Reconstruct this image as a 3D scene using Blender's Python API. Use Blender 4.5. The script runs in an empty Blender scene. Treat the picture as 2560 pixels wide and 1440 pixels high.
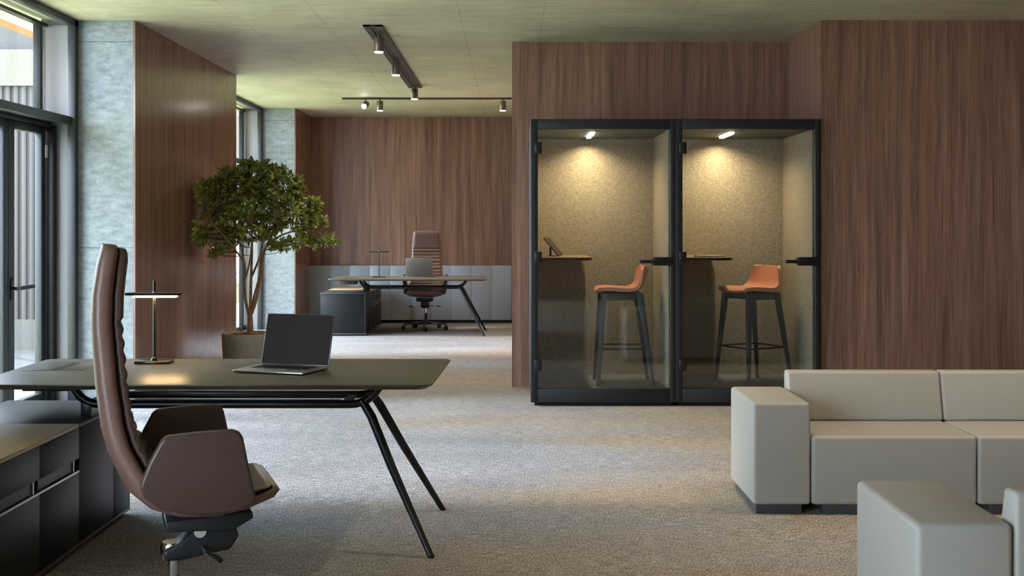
import bpy, bmesh, math, random
from math import sin, cos, pi, radians as R
from mathutils import Vector, Matrix
random.seed(7)
S = bpy.context.scene
COL = S.collection

# ------------------------------------------------------------ camera, sky, sun, exposure
F = 2900.0            # focal length in pixels of the 2560 frame
EYE = 1.41
def Y(s): return F / s            # distance at which one metre spans s pixels
cam = bpy.data.cameras.new('camera')
cam.sensor_width = 36; cam.lens = 36 * F / 2560; cam.shift_y = -153 / 2560; cam.clip_end = 200
co = bpy.data.objects.new('camera', cam); COL.objects.link(co)
co.location = (0, 0, EYE); co.rotation_euler = (pi / 2, 0, 0)
S.camera = co
S.view_settings.view_transform = 'Standard'; S.view_settings.look = 'None'
S.view_settings.gamma = 1; S.view_settings.use_curve_mapping = False
S.view_settings.exposure = 1.8
S.cycles.use_denoising = True
S.cycles.max_bounces = 10; S.cycles.diffuse_bounces = 6; S.cycles.glossy_bounces = 4
S.cycles.transparent_max_bounces = 12; S.cycles.transmission_bounces = 4
S.cycles.sample_clamp_indirect = 6
S.cycles.caustics_reflective = False; S.cycles.caustics_refractive = False
w = bpy.data.worlds.new('sky'); S.world = w; w.use_nodes = True
wb = w.node_tree.nodes['Background']; wb.inputs[0].default_value = (0.70, 0.83, 1.0, 1); wb.inputs[1].default_value = 5.5
sun = bpy.data.lights.new('sun', 'SUN'); sun.energy = 3.8; sun.angle = R(16); sun.color = (1.0, 0.96, 0.91)
so = bpy.data.objects.new('sun', sun); COL.objects.link(so)
so.location = (-10, 0, 8)
so.rotation_euler = Vector((1.0, 0.11, -0.5)).to_track_quat('-Z', 'Y').to_euler()

# ------------------------------------------------------------ node helpers
class NT:
    def __init__(s, name):
        s.m = bpy.data.materials.new(name); s.m.use_nodes = True
        s.t = s.m.node_tree; s.n = s.t.nodes; s.b = s.n['Principled BSDF']
    def add(s, typ, **kw):
        n = s.n.new(typ)
        for k, v in kw.items(): setattr(n, k, v)
        return n
    def link(s, a, b): s.t.links.new(a, b)
    def val(s, sock, v):
        if isinstance(v, (int, float)): sock.default_value = v
        elif isinstance(v, tuple): sock.default_value = v if len(v) != 3 or sock.type == 'VECTOR' else (*v, 1)
        else: s.link(v, sock)
    def math(s, op, a, b=0.0, clamp=False):
        n = s.add('ShaderNodeMath', operation=op); n.use_clamp = clamp
        s.val(n.inputs[0], a); s.val(n.inputs[1], b); return n.outputs[0]
    def pos(s): return s.add('ShaderNodeNewGeometry').outputs['Position']
    def obj(s): return s.add('ShaderNodeTexCoord').outputs['Object']
    def sep(s, v):
        n = s.add('ShaderNodeSeparateXYZ'); s.link(v, n.inputs[0]); return n.outputs
    def comb(s, x, y, z):
        n = s.add('ShaderNodeCombineXYZ')
        for i, v in enumerate((x, y, z)): s.val(n.inputs[i], v)
        return n.outputs[0]
    def vmul(s, v, k):
        n = s.add('ShaderNodeVectorMath', operation='MULTIPLY'); s.link(v, n.inputs[0]); n.inputs[1].default_value = k
        return n.outputs[0]
    def noise(s, v, scale=1.0, detail=3.0, rough=0.55, dist=0.0):
        n = s.add('ShaderNodeTexNoise'); s.link(v, n.inputs['Vector'])
        n.inputs['Scale'].default_value = scale; n.inputs['Detail'].default_value = detail
        n.inputs['Roughness'].default_value = rough; n.inputs['Distortion'].default_value = dist
        return n.outputs['Fac']
    def white(s, v):
        n = s.add('ShaderNodeTexWhiteNoise', noise_dimensions='1D'); s.val(n.inputs['W'], v); return n.outputs['Value']
    def ramp(s, f, stops):
        n = s.add('ShaderNodeValToRGB'); s.link(f, n.inputs[0]); e = n.color_ramp.elements
        while len(e) < len(stops): e.new(0.5)
        for q, (p, c) in zip(e, stops): q.position = p; q.color = (*c, 1)
        return n.outputs[0]
    def mix(s, f, a, b, mode='MIX'):
        n = s.add('ShaderNodeMix', data_type='RGBA', blend_type=mode)
        s.val(n.inputs[0], f); s.val(n.inputs[6], a); s.val(n.inputs[7], b); return n.outputs[2]
    def bump(s, h, strength=0.2, dist=0.01):
        n = s.add('ShaderNodeBump'); n.inputs['Strength'].default_value = strength; n.inputs['Distance'].default_value = dist
        s.link(h, n.inputs['Height']); s.link(n.outputs[0], s.b.inputs['Normal'])
    def base(s, v): s.val(s.b.inputs['Base Color'], v)
    def rough(s, v): s.val(s.b.inputs['Roughness'], v)

def plain(name, col, rough=0.5, metal=0.0, nz=0.06, scale=40, bump=0.0, coat=0.0, spec=0.5):
    t = NT(name); v = t.obj()
    f = t.noise(v, scale, 3)
    lo = tuple(c * (1 - nz * 2) for c in col); hi = tuple(min(1, c * (1 + nz * 2)) for c in col)
    t.base(t.ramp(f, [(0.3, lo), (0.7, hi)])); t.rough(rough); t.b.inputs['Metallic'].default_value = metal
    t.b.inputs['Specular IOR Level'].default_value = spec
    t.b.inputs['Coat Weight'].default_value = coat; t.b.inputs['Coat Roughness'].default_value = 0.15
    if bump: t.bump(f, bump, 0.002)
    return t.m

def emit(name, col, k):
    t = NT(name); t.base((0.8, 0.8, 0.8)); t.b.inputs['Emission Color'].default_value = (*col, 1); t.b.inputs['Emission Strength'].default_value = k
    return t.m

def glass(name, tint=(0.93, 0.96, 0.96), refl=1.0):
    t = NT(name); t.n.remove(t.b)
    tr = t.add('ShaderNodeBsdfTransparent'); tr.inputs[0].default_value = (*tint, 1)
    gl = t.add('ShaderNodeBsdfGlossy'); gl.inputs['Roughness'].default_value = 0.02; gl.inputs[0].default_value = (1, 1, 1, 1)
    fr = t.add('ShaderNodeLayerWeight'); fr.inputs['Blend'].default_value = 0.5
    f = t.math('MULTIPLY', t.math('ADD', t.math('MULTIPLY', t.math('POWER', fr.outputs['Facing'], 5.0), 0.96), 0.04), refl, True)
    mx = t.add('ShaderNodeMixShader'); t.link(f, mx.inputs[0]); t.link(tr.outputs[0], mx.inputs[1]); t.link(gl.outputs[0], mx.inputs[2])
    t.link(mx.outputs[0], t.n['Material Output'].inputs[0])
    return t.m

def wood_wall(name, dark, mid, light, period=1.2, off=0.0, rough=0.33, axis='u'):
    """vertical grain veneer in world space; u runs along the wall"""
    t = NT(name); x, y, z = t.sep(t.pos())
    u = t.math('ADD', x, y)
    pid = t.math('FLOOR', t.math('DIVIDE', t.math('SUBTRACT', u, off), period))
    sh = t.math('MULTIPLY', t.white(pid), 9.0)
    us = t.math('ADD', u, sh)
    wob = t.noise(t.comb(t.math('MULTIPLY', us, 2.0), 0.0, t.math('MULTIPLY', z, 0.8)), 1.5, 2)
    uw = t.math('ADD', us, t.math('MULTIPLY', wob, 0.06))
    fine = t.noise(t.comb(t.math('MULTIPLY', uw, 95.0), 0.0, t.math('MULTIPLY', z, 1.6)), 1.0, 5, 0.6)
    broad = t.noise(t.comb(t.math('MULTIPLY', uw, 13.0), 4.0, t.math('MULTIPLY', z, 0.5)), 1.0, 3, 0.5)
    pore = t.noise(t.comb(t.math('MULTIPLY', uw, 330.0), 0.0, t.math('MULTIPLY', z, 9.0)), 1.0, 2, 0.5)
    f = t.math('ADD', t.math('MULTIPLY', fine, 0.55), t.math('MULTIPLY', broad, 0.45))
    c = t.ramp(f, [(0.33, dark), (0.5, mid), (0.68, light)])
    c = t.mix(t.math('MULTIPLY', t.math('GREATER_THAN', pore, 0.58), 0.22), c, dark)
    tone = t.math('ADD', t.math('MULTIPLY', t.white(t.math('ADD', pid, 17.3)), 0.26), 0.87)
    c = t.mix(1.0, c, t.comb(tone, tone, tone), 'MULTIPLY')
    fr = t.math('FRACT', t.math('DIVIDE', t.math('SUBTRACT', u, off), period))
    seam = t.math('LESS_THAN', t.math('MINIMUM', fr, t.math('SUBTRACT', 1.0, fr)), 0.0012 / period)
    c = t.mix(t.math('MULTIPLY', seam, 0.55), c, (0.02, 0.014, 0.01))
    t.base(c); t.rough(t.math('ADD', t.math('MULTIPLY', fine, 0.14), rough - 0.07))
    t.b.inputs['Specular IOR Level'].default_value = 0.5
    t.bump(fine, 0.04, 0.001)
    return t.m

def concrete(name, dark, light, seams='x', zjoint=True):
    t = NT(name); p = t.pos(); x, y, z = t.sep(p)
    if seams == 'x':     # ceiling: board marks run across, joints run away from the viewer
        st = t.noise(t.comb(t.math('MULTIPLY', x, 1.6), t.math('MULTIPLY', y, 26.0), 0.0), 1.0, 5, 0.65)
        sp = t.noise(t.vmul(p, (9, 30, 1)), 1.0, 4, 0.7)
    else:
        st = t.noise(t.comb(t.math('MULTIPLY', t.math('ADD', x, y), 9.0), 0.0, t.math('MULTIPLY', z, 22.0)), 1.0, 5, 0.65)
        sp = t.noise(p, 28, 4, 0.75)
    cl = t.noise(p, 1.3, 3)
    f = t.math('ADD', t.math('MULTIPLY', st, 0.45), t.math('ADD', t.math('MULTIPLY', sp, 0.25), t.math('MULTIPLY', cl, 0.3)))
    c = t.ramp(f, [(0.37, dark), (0.60, light)])
    pit = t.noise(p, 55, 2, 0.5)
    c = t.mix(t.math('MULTIPLY', t.math('GREATER_THAN', pit, 0.70), 0.35), c, tuple(v * 0.4 for v in dark))
    if seams == 'x':
        lines = None
        for o in (-0.40, 0.24):
            fr = t.math('FRACT', t.math('ADD', t.math('DIVIDE', t.math('SUBTRACT', x, o), 1.74), 0.5))
            l = t.math('LESS_THAN', t.math('ABSOLUTE', t.math('SUBTRACT', fr, 0.5)), 0.0032)
            lines = l if lines is None else t.math('MAXIMUM', lines, l)
        fy = t.math('FRACT', t.math('DIVIDE', y, 3.4))
        c = t.mix(t.math('MULTIPLY', lines, 0.32), c, tuple(v * 0.5 for v in dark))
        h = t.math('SUBTRACT', f, t.math('MULTIPLY', lines, 0.4))
    else:
        fz = t.math('FRACT', t.math('DIVIDE', t.math('SUBTRACT', z, 1.24), 1.63))
        l = t.math('LESS_THAN', fz, 0.005)
        c = t.mix(t.math('MULTIPLY', l, 0.6), c, tuple(v * 0.35 for v in dark))
        h = t.math('SUBTRACT', f, t.math('MULTIPLY', l, 0.5))
    t.base(c); t.rough(0.55 if seams == 'x' else 0.7); t.bump(h, 0.35, 0.004)
    return t.m

def carpet(name):
    t = NT(name); p = t.pos(); x, y, z = t.sep(p)
    fleck = t.noise(t.vmul(p, (120, 75, 1)), 1.0, 3, 0.85)
    # woven broken lines, slanted differently from tile to tile
    big = t.noise(t.vmul(p, (0.30, 0.55, 1)), 1.0, 2, 0.5)
    diag = t.math('ADD', t.math('MULTIPLY', y, 70.0), t.math('MULTIPLY', x, t.math('MULTIPLY', t.math('SUBTRACT', big, 0.5), 90.0)))
    ln = t.noise(t.comb(t.math('MULTIPLY', x, 14.0), diag, 0.0), 1.0, 3, 0.65)
    wash = t.noise(t.vmul(p, (0.42, 1.3, 1)), 1.0, 3, 0.6, 0.6)
    hue = t.math('ADD', t.noise(t.comb(t.math('MULTIPLY', x, 0.25), t.math('MULTIPLY', y, 0.8), 7.0), 1.0, 2), t.math('ADD', t.math('MULTIPLY', t.math('SINE', t.math('MULTIPLY', t.math('ADD', y, 0.3), 1.0)), -0.12), t.math('MULTIPLY', x, 0.04)))  # sine and x terms paint cool window light and warm foreground into the colour
    f = t.math('ADD', t.math('MULTIPLY', fleck, 0.68), t.math('ADD', t.math('MULTIPLY', ln, 0.24), t.math('MULTIPLY', wash, 0.08)))
    cool = t.ramp(f, [(0.39, (0.055, 0.06, 0.072)), (0.5, (0.215, 0.218, 0.24)), (0.60, (0.50, 0.50, 0.53))])
    warm = t.ramp(f, [(0.39, (0.075, 0.057, 0.042)), (0.5, (0.27, 0.22, 0.165)), (0.60, (0.53, 0.46, 0.37))])
    c = t.mix(t.ramp(hue, [(0.38, (0, 0, 0)), (0.6, (1, 1, 1))]), cool, warm)
    t.base(c); t.rough(0.95); t.b.inputs['Specular IOR Level'].default_value = 0.15
    t.bump(fleck, 0.9, 0.006)
    return t.m

def table_wood(name, dark, light, rough=0.28, along='x'):
    t = NT(name); v = t.obj(); x, y, z = t.sep(v)
    a, b = (x, y) if along == 'x' else (y, x)
    g = t.noise(t.comb(t.math('MULTIPLY', a, 2.5), t.math('MULTIPLY', b, 70.0), t.math('MULTIPLY', z, 70.0)), 1.0, 5, 0.65, 0.3)
    t.base(t.ramp(g, [(0.35, dark), (0.65, light)])); t.rough(rough); t.b.inputs['Specular IOR Level'].default_value = 0.5
    t.bump(g, 0.06, 0.001)
    return t.m

def felt(name, c1, c2, c3):
    t = NT(name); v = t.pos()
    f = t.math('ADD', t.math('MULTIPLY', t.noise(v, 260, 3, 0.8), 0.6), t.math('MULTIPLY', t.noise(v, 60, 3, 0.7), 0.4))
    t.base(t.ramp(f, [(0.36, c1), (0.5, c2), (0.64, c3)])); t.rough(0.95); t.b.inputs['Specular IOR Level'].default_value = 0.1
    t.bump(f, 0.6, 0.003)
    return t.m

def slats(name, a, b, k, off=0.0, seam=(0.03, 0.03, 0.03)):
    t = NT(name); x, y, z = t.sep(t.pos()); u = t.math('ADD', x, y)
    q = t.math('DIVIDE', u, k); w_ = t.white(t.math('FLOOR', q)); fr = t.math('FRACT', q)
    c = t.mix(w_, a, b); c = t.mix(t.math('LESS_THAN', fr, 0.12), c, seam)
    t.base(c); t.rough(0.7); return t.m

WOOD = wood_wall('walnut_veneer', (0.095, 0.046, 0.030), (0.245, 0.125, 0.084), (0.42, 0.245, 0.175), 1.22, 0.02)
WOOD_LEFT = wood_wall('walnut_veneer_gloss', (0.11, 0.062, 0.043), (0.25, 0.145, 0.102), (0.39, 0.25, 0.185), 1.12, -2.98 + 9.18, rough=0.20)
CONC = concrete('board_marked_concrete', (0.36, 0.335, 0.25), (0.68, 0.63, 0.49), 'x')
CONCP = concrete('cast_concrete', (0.155, 0.172, 0.182), (0.35, 0.38, 0.395), 'z')
CARPET = carpet('woven_carpet')
BLACK = plain('black_metal', (0.010, 0.010, 0.011), 0.32, 0.0, 0.05, spec=.35)
DARKFRAME = plain('anthracite_metal', (0.016, 0.017, 0.018), 0.42, 0.0, spec=.28)
BLUEFRAME = plain('window_metal', (0.030, 0.034, 0.038), 0.4, 0.1)
GREYPANEL = plain('grey_lining', (0.25, 0.235, 0.24), 0.5, 0, .01)
WHITEMETAL = plain('white_aluminium', (0.85, 0.85, 0.83), 0.4)
TRACK = plain('bronze_track', (0.050, 0.040, 0.036), 0.45, 0.3)
SPOTM = plain('bronze_spot', (0.17, 0.135, 0.115), 0.4, 0.5)
CHROME = plain('polished_aluminium', (0.75, 0.75, 0.74), 0.12, 1.0, 0.01)
ALU = plain('brushed_aluminium', (0.52, 0.52, 0.52), 0.3, 0.9, 0.02)
SPACE = plain('dark_aluminium', (0.16, 0.155, 0.15), 0.35, 0.7, 0.02)
SCREEN = plain('dark_screen', (0.034, 0.028, 0.026), 0.45, 0, 0.01, spec=.2)
LEATHER = plain('brown_leather', (0.155, 0.088, 0.064), 0.42, 0, 0.05, 90, 0.12)
LEATHER_D = plain('dark_leather_arm_shade', (0.060, 0.032, 0.024), 0.42, 0, 0.05, 90, 0.15)  # also used on the chair arms, where it paints in their shade
TAN = plain('tan_leather', (0.50, 0.205, 0.125), 0.42, 0, 0.04, 80, 0.08)
SOFA = plain('light_grey_upholstery', (0.27, 0.248, 0.215), 0.5, 0, 0.02, 120, 0.05)
SOFAFOOT = plain('black_foot', (0.03, 0.03, 0.032), 0.6)
DESKTOP = table_wood('smoked_oak', (0.058, 0.050, 0.035), (0.095, 0.082, 0.058), 0.33)
OAK_SHADED = table_wood('oak_shaded', (0.022, 0.023, 0.026), (0.042, 0.044, 0.048), 0.38, 'y')  # cabinet top with the desk's shade put into its colour
CABFACE = plain('charcoal_lacquer', (0.007, 0.008, 0.009), 0.45, 0, 0.05, 20, spec=.3)
OAK_LIT = table_wood('oak_lit', (0.34, 0.23, 0.125), (0.50, 0.36, 0.21), 0.4, 'y')  # same cabinet top, window light put into its colour
BLUEGREY = plain('blue_grey_lacquer', (0.27, 0.30, 0.35), 0.38, 0, 0.02, 10)
FELT = felt('grey_brown_felt', (0.16, 0.135, 0.10), (0.30, 0.26, 0.20), (0.45, 0.405, 0.32))
BOOTHCEIL = plain('booth_ceiling', (0.035, 0.04, 0.037), 0.6)
BOOTHFLOOR = felt('booth_carpet', (0.06, 0.07, 0.08), (0.15, 0.165, 0.18), (0.27, 0.29, 0.31))
STOOLLEG = plain('stained_ash', (0.035, 0.042, 0.048), 0.42, 0, 0.1)
GLASS = glass('booth_glass', (0.90, 0.93, 0.92), 1.2)
WINGLASS = glass('window_glass', (0.95, 0.97, 0.97), 1.0)
POT = plain('pot_concrete', (0.30, 0.28, 0.26), 0.7, 0, 0.05, 30, 0.1)
SOIL = plain('bark_mulch', (0.22, 0.12, 0.06), 0.9, 0, 0.3, 60, 0.8)
BARK = plain('bark', (0.27, 0.17, 0.11), 0.8, 0, 0.25, 60, 0.5)

# ------------------------------------------------------------ mesh helpers
class MB:
    def __init__(s): s.b = bmesh.new()
    def _tr(s, vs, m):
        if m is not None: bmesh.ops.transform(s.b, matrix=m, verts=vs)
    def box(s, x0, x1, y0, y1, z0, z1, m=None):
        r = bmesh.ops.create_cube(s.b, size=1)['verts']
        for v in r: v.co = Vector(((x0 + x1) / 2 + v.co.x * (x1 - x0), (y0 + y1) / 2 + v.co.y * (y1 - y0), (z0 + z1) / 2 + v.co.z * (z1 - z0)))
        s._tr(r, m); return s
    def hexa(s, pts):   # 4 bottom + 4 top
        v = [s.b.verts.new(p) for p in pts]
        for f in ((3, 2, 1, 0), (4, 5, 6, 7), (0, 1, 5, 4), (1, 2, 6, 5), (2, 3, 7, 6), (3, 0, 4, 7)): s.b.faces.new([v[i] for i in f])
        return s
    def prism(s, poly, d0, d1, plane='xz', m=None):
        def P(a, b, d): return {'xz': (a, d, b), 'xy': (a, b, d), 'yz': (d, a, b)}[plane]
        A = [s.b.verts.new(P(a, b, d0)) for a, b in poly]; B = [s.b.verts.new(P(a, b, d1)) for a, b in poly]
        n = len(poly); s.b.faces.new(A); s.b.faces.new(B[::-1])
        for i in range(n): s.b.faces.new((A[(i + 1) % n], A[i], B[i], B[(i + 1) % n]))
        s._tr(A + B, m); return s
    def tube(s, pts, r, n=12, caps=True, m=None):
        pts = [Vector(p) for p in pts]; k = len(pts)
        rs = r if isinstance(r, (list, tuple)) else [r] * k
        rings = []; up = None
        for i, p in enumerate(pts):
            t = (pts[min(i + 1, k - 1)] - pts[max(i - 1, 0)]).normalized()
            if up is None: up = Vector((0, 0, 1)) if abs(t.z) < 0.9 else Vector((1, 0, 0))
            a = t.cross(up).normalized(); b = a.cross(t).normalized(); up = b
            rings.append([s.b.verts.new(p + a * rs[i] * cos(2 * pi * j / n) + b * rs[i] * sin(2 * pi * j / n)) for j in range(n)])
        for A, B in zip(rings, rings[1:]):
            for j in range(n): s.b.faces.new((A[j], A[(j + 1) % n], B[(j + 1) % n], B[j]))
        if caps: s.b.faces.new(rings[0][::-1]); s.b.faces.new(rings[-1])
        s._tr([v for q in rings for v in q], m); return s
    def lathe(s, prof, n=32, m=None):
        rings = [[s.b.verts.new((r * cos(2 * pi * j / n), r * sin(2 * pi * j / n), z)) for j in range(n)] for r, z in prof]
        for A, B in zip(rings, rings[1:]):
            for j in range(n): s.b.faces.new((A[j], A[(j + 1) % n], B[(j + 1) % n], B[j]))
        s.b.faces.new(rings[0][::-1]); s.b.faces.new(rings[-1])
        s._tr([v for q in rings for v in q], m); return s
    def loft(s, st, n=28, p=0.35, m=None):
        """stations: (x, z, nx, nz, halfwidth, halfthick, wrap) -> rounded cross sections in the plane of y and the normal"""
        rings = []
        sg = lambda v, e: math.copysign(abs(v) ** e, v)
        for (x, z, nx, nz, wd, th, wr) in st:
            ring = []
            for j in range(n):
                a = 2 * pi * j / n + pi / n
                yy = wd * sg(cos(a), p); q = th * sg(sin(a), p * 1.6) + wr * (abs(yy) / max(wd, 1e-4)) ** 2.5
                ring.append(s.b.verts.new((x + nx * q, yy, z + nz * q)))
            rings.append(ring)
        for A, B in zip(rings, rings[1:]):
            for j in range(n): s.b.faces.new((A[j], A[(j + 1) % n], B[(j + 1) % n], B[j]))
        s.b.faces.new(rings[0][::-1]); s.b.faces.new(rings[-1])
        s._tr([v for q in rings for v in q], m); return s
    def build(s, name, mat, parent=None, bevel=0, seg=2, smooth=None, sub=0, at=None):
        bmesh.ops.recalc_face_normals(s.b, faces=s.b.faces)
        me = bpy.data.meshes.new(name); s.b.to_mesh(me); s.b.free()
        o = bpy.data.objects.new(name, me); COL.objects.link(o); me.materials.append(mat)
        if parent is not None: o.parent = parent
        if at is not None:      # move the origin to `at`, keeping the shape in place
            me.transform(Matrix.Translation(-Vector(at))); o.location = at
        if bevel:
            b = o.modifiers.new('bevel', 'BEVEL'); b.width = bevel; b.segments = seg; b.limit_method = 'ANGLE'; b.angle_limit = R(35)
        if sub:
            b = o.modifiers.new('sub', 'SUBSURF'); b.levels = sub; b.render_levels = sub
        if smooth is None: smooth = bool(bevel or sub)
        if smooth:
            me.shade_smooth()
            if not sub:
                try:
                    me.set_sharp_from_angle(angle=R(50 if not bevel else 180))
                except Exception: pass
        return o

def thing(name, label, cat, loc=(0, 0, 0), rz=0, group=None):
    o = bpy.data.objects.new(name, None); COL.objects.link(o); o.empty_display_size = 0.1
    o.location = loc; o.rotation_euler = (0, 0, rz); o['label'] = label; o['category'] = cat
    if group: o['group'] = group
    return o
def tag(o, label, cat, group=None, kind=None):
    if label: o['label'] = label
    if cat: o['category'] = cat
    if group: o['group'] = group
    if kind: o['kind'] = kind
    return o
def struct(o, label=None):
    o['kind'] = 'structure'
    if label: o['label'] = label
    return o
def sgroup(name, label=None, loc=(0, 0, 0)):
    o = bpy.data.objects.new(name, None); COL.objects.link(o); o.location = loc; o['kind'] = 'structure'
    if label: o['label'] = label
    return o
def kids(o): return [c for c in bpy.data.objects if c.parent == o]
def dup(root, loc=None, rz=None, label=None, mirror_y=False):
    def cp(o, par):
        c = o.copy(); COL.objects.link(c)
        if par is not None: c.parent = par
        for k in kids(o): cp(k, c)
        return c
    r = cp(root, None)
    if loc is not None: r.location = loc
    if rz is not None: r.rotation_euler = (0, 0, rz)
    if label: r['label'] = label
    return r

# ------------------------------------------------------------ room shell
H = 3.04
XL = -3.44                      # inner line of the window wall
XP = -2.98                      # wood face of the piers
Y1, Y2, Y3 = Y(316), Y(232), Y(181.6)
YB = Y(168.4)
YBACK = -4.4
XR = 6.0
YP, YR = Y(283.7), Y(317)
struct(MB().box(-3.78, XR + .2, YBACK - .2, YB + .2, -0.12, 0).build('floor', CARPET), 'grey and tan woven carpet floor')
struct(MB().box(-4.0, XR + .2, YBACK - .2, YB + .2, H, H + 0.25).build('ceiling', CONC), 'board-marked concrete ceiling')
struct(MB().box(-4.0, 0.0, YB, YB + .2, 0, H).build('wall_back', WOOD), 'walnut panelled back wall behind the far desk')
# block that holds the booths: front face with a niche for the booths, solid behind
BX0, BX1 = 0.148, 2.421
m = MB(); m.box(0, 2.435, YP, YB + .2, 0, H)
struct(m.build('wall_middle', WOOD), 'walnut wall around the phone booths')
struct(MB().box(2.435, XR + .2, YR, YB + .2, 0, H).build('wall_right', WOOD), 'large walnut panelled wall behind the sofa')
struct(MB().box(XR, XR + .2, YBACK - .2, YR, 0, H).build('wall_side', WOOD), 'walnut wall on the right side')
struct(MB().box(-4.0, XR + .2, YBACK - .2, YBACK, 0, H).build('wall_rear', WOOD), 'walnut wall behind the viewer')

def pier(y0, y1, name):
    g = sgroup(name, 'concrete pier clad in walnut on the room side')
    MB().box(-3.72, XP - .018, y0, y1, 0, H).build('concrete_core', CONCP, g)
    n = max(1, round((y1 - y0) / 1.12)); k = (y1 - y0) / n
    for i in range(n):          # each cladding board is turned a hair, as fitted
        a, b = y0 + i * k, y0 + (i + 1) * k - (0.003 if i < n - 1 else 0)
        d = 0.010
        MB().hexa([(XP - .018, a, 0), (XP + .0, a, 0), (XP + d, b, 0), (XP - .018, b, 0),
                   (XP - .018, a, H), (XP + .0, a, H), (XP + d, b, H), (XP - .018, b, H)]).build('cladding_panel', WOOD_LEFT, g)
    return g
pier(Y1, Y2, 'wall_pier')
pier(Y3, YB, 'wall_pier')
pier(Y1 - 6.79, Y1 - 3.47, 'wall_pier')

def window(idx, y0, y1, door=False):
    g = sgroup('window_%d' % idx, 'tall black framed window with grey reveal')
    MB().box(-3.69, -3.49, y1 - .03, y1, 0, H - .04).build('reveal_panel', GREYPANEL, g)
    MB().box(-3.69, -3.49, y0, y0 + .03, 0, H - .04).build('reveal_panel', GREYPANEL, g)
    m = MB()
    m.box(-3.49, -3.43, y1 - .07, y1, 0, H); m.box(-3.49, -3.43, y0, y0 + .07, 0, H)
    m.box(-3.49, -3.43, y0, y1, H - .05, H)
    m.box(-3.52, -3.46, y0 + .03, y1 - .03, 2.215, 2.275); m.box(-3.70, -3.52, y0 + .03, y1 - .03, 2.225, 2.265)
    m.build('window_frame', BLUEFRAME, g, 0.003)
    MB().box(-3.735, -3.70, y1 - .06, y1 - .01, 0, H).box(-3.735, -3.70, y0 + .01, y0 + .06, 0, H).build('outer_jamb', WHITEMETAL, g, 0.003)
    ym = (y0 + y1) / 2
    m = MB()
    m.box(-3.72, -3.66, y0 + .03, y1 - .03, 2.985, 3.01)
    m.box(-3.72, -3.66, y0 + .03, y1 - .03, 2.27, 2.29)
    if not door:
        m.box(-3.73, -3.65, ym - .03, ym + .03, 0, H - .04)
        m.box(-3.72, -3.66, y0 + .03, y1 - .03, 0.0, 0.06)
    m.box(-3.72, -3.66, y1 - .17, y1 - .13, 0.0 if not door else 2.29, H - .04)
    m.build('pane_frame', DARKFRAME, g, 0.003)
    MB().box(-3.697, -3.690, y0 + .03, y1 - .13, 2.27 if door else 0.05, H).build('window_pane', WINGLASS, g)
    return g
window(1, Y1 - 3.47, Y1, True)
window(2, Y2, Y3)
window(3, YBACK, Y1 - 6.79)

# glazed garden door in the first window
def leaf(idx, ya, yb, handle_y, hdir):
    g = sgroup('door_%d' % idx, 'glazed metal garden door')
    m = MB()
    m.box(-3.70, -3.645, ya, ya + .10, 0.02, 2.19); m.box(-3.70, -3.645, yb - .075, yb, 0.02, 2.19)
    m.box(-3.70, -3.645, ya + .1, yb - .075, 2.13, 2.19); m.box(-3.70, -3.645, ya + .1, yb - .075, 0.02, 0.12)
    m.build('door_frame', BLUEFRAME, g, 0.004)
    MB().box(-3.680, -3.674, ya + .1, yb - .075, 0.12, 2.13).build('door_pane', WINGLASS, g)
    if handle_y:
        h = MB().box(-3.645, -3.637, handle_y - .025, handle_y + .025, 0.88, 1.04).build('handle_plate', BLACK, g, 0.003)
        MB().tube([(-3.64, handle_y, .96), (-3.585, handle_y, .96)], .013, 10).tube([(-3.59, handle_y - .01, .96), (-3.585, handle_y + hdir * .24, .965)], .015, 10).build('door_handle', BLACK, g)
        MB().tube([(-3.64, yb + .012, 1.95), (-3.64, yb + .012, 2.05)], .012, 10).build('hinge', ALU, g)
    return g
leaf(1, 8.40, 9.065, 8.45, 1)
leaf(2, 7.72, 8.395, None, 1)
leaf(3, 7.04, 7.715, None, 1)
leaf(4, 6.36, 7.035, None, 1)
struct(MB().box(-3.665, -3.59, 9.08, 9.15, 0, 2.21).build('trim_1', BLACK, None, .003), 'black door post')
struct(MB().box(-3.72, -3.60, Y1 - 3.44, Y1 - .1, 2.19, 2.225).build('trim_2', BLACK, None, .003), 'black door head')

# ------------------------------------------------------------ outdoors
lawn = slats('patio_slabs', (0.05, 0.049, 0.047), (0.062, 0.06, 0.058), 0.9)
ADDED_LAWN = plain('lawn', (0.61, 0.61, 0.30), 0.9, 0, 0.15, 3)  # yellow-green lawn added to bounce light onto the ceiling
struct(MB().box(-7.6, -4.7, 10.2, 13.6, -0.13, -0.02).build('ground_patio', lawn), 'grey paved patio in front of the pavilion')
struct(MB().box(-3.79, -60, -30, 4.5, -0.14, -0.03).build('ground_terrace', plain('pale_terrace', (0.50, 0.50, 0.48), 0.9)), 'pale terrace beside the building')
gl = MB().box(-3.79, -60, 4.5, 40, -0.14, -0.03).build('ground_added_lawn', ADDED_LAWN); struct(gl, 'lawn added outside the windows to bounce green light')
SOFFIT = plain('orange_cedar', (0.30, 0.12, 0.05), 0.6)
struct(MB().box(-4.25, -4.0, YBACK, YB + .2, 3.08, 3.16).build('trim_3', SOFFIT), 'orange timber soffit')
yw = Y(215)
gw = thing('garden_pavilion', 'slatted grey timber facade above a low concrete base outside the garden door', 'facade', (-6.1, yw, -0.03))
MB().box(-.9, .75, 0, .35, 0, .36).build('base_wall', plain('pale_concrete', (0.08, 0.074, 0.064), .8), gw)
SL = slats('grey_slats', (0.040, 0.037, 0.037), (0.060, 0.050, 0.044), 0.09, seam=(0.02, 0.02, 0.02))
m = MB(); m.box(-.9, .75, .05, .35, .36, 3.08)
for i in range(18): m.box(-.9 + i * .092, -.9 + i * .092 + .05, .02, .06, .36, 3.08)
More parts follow.
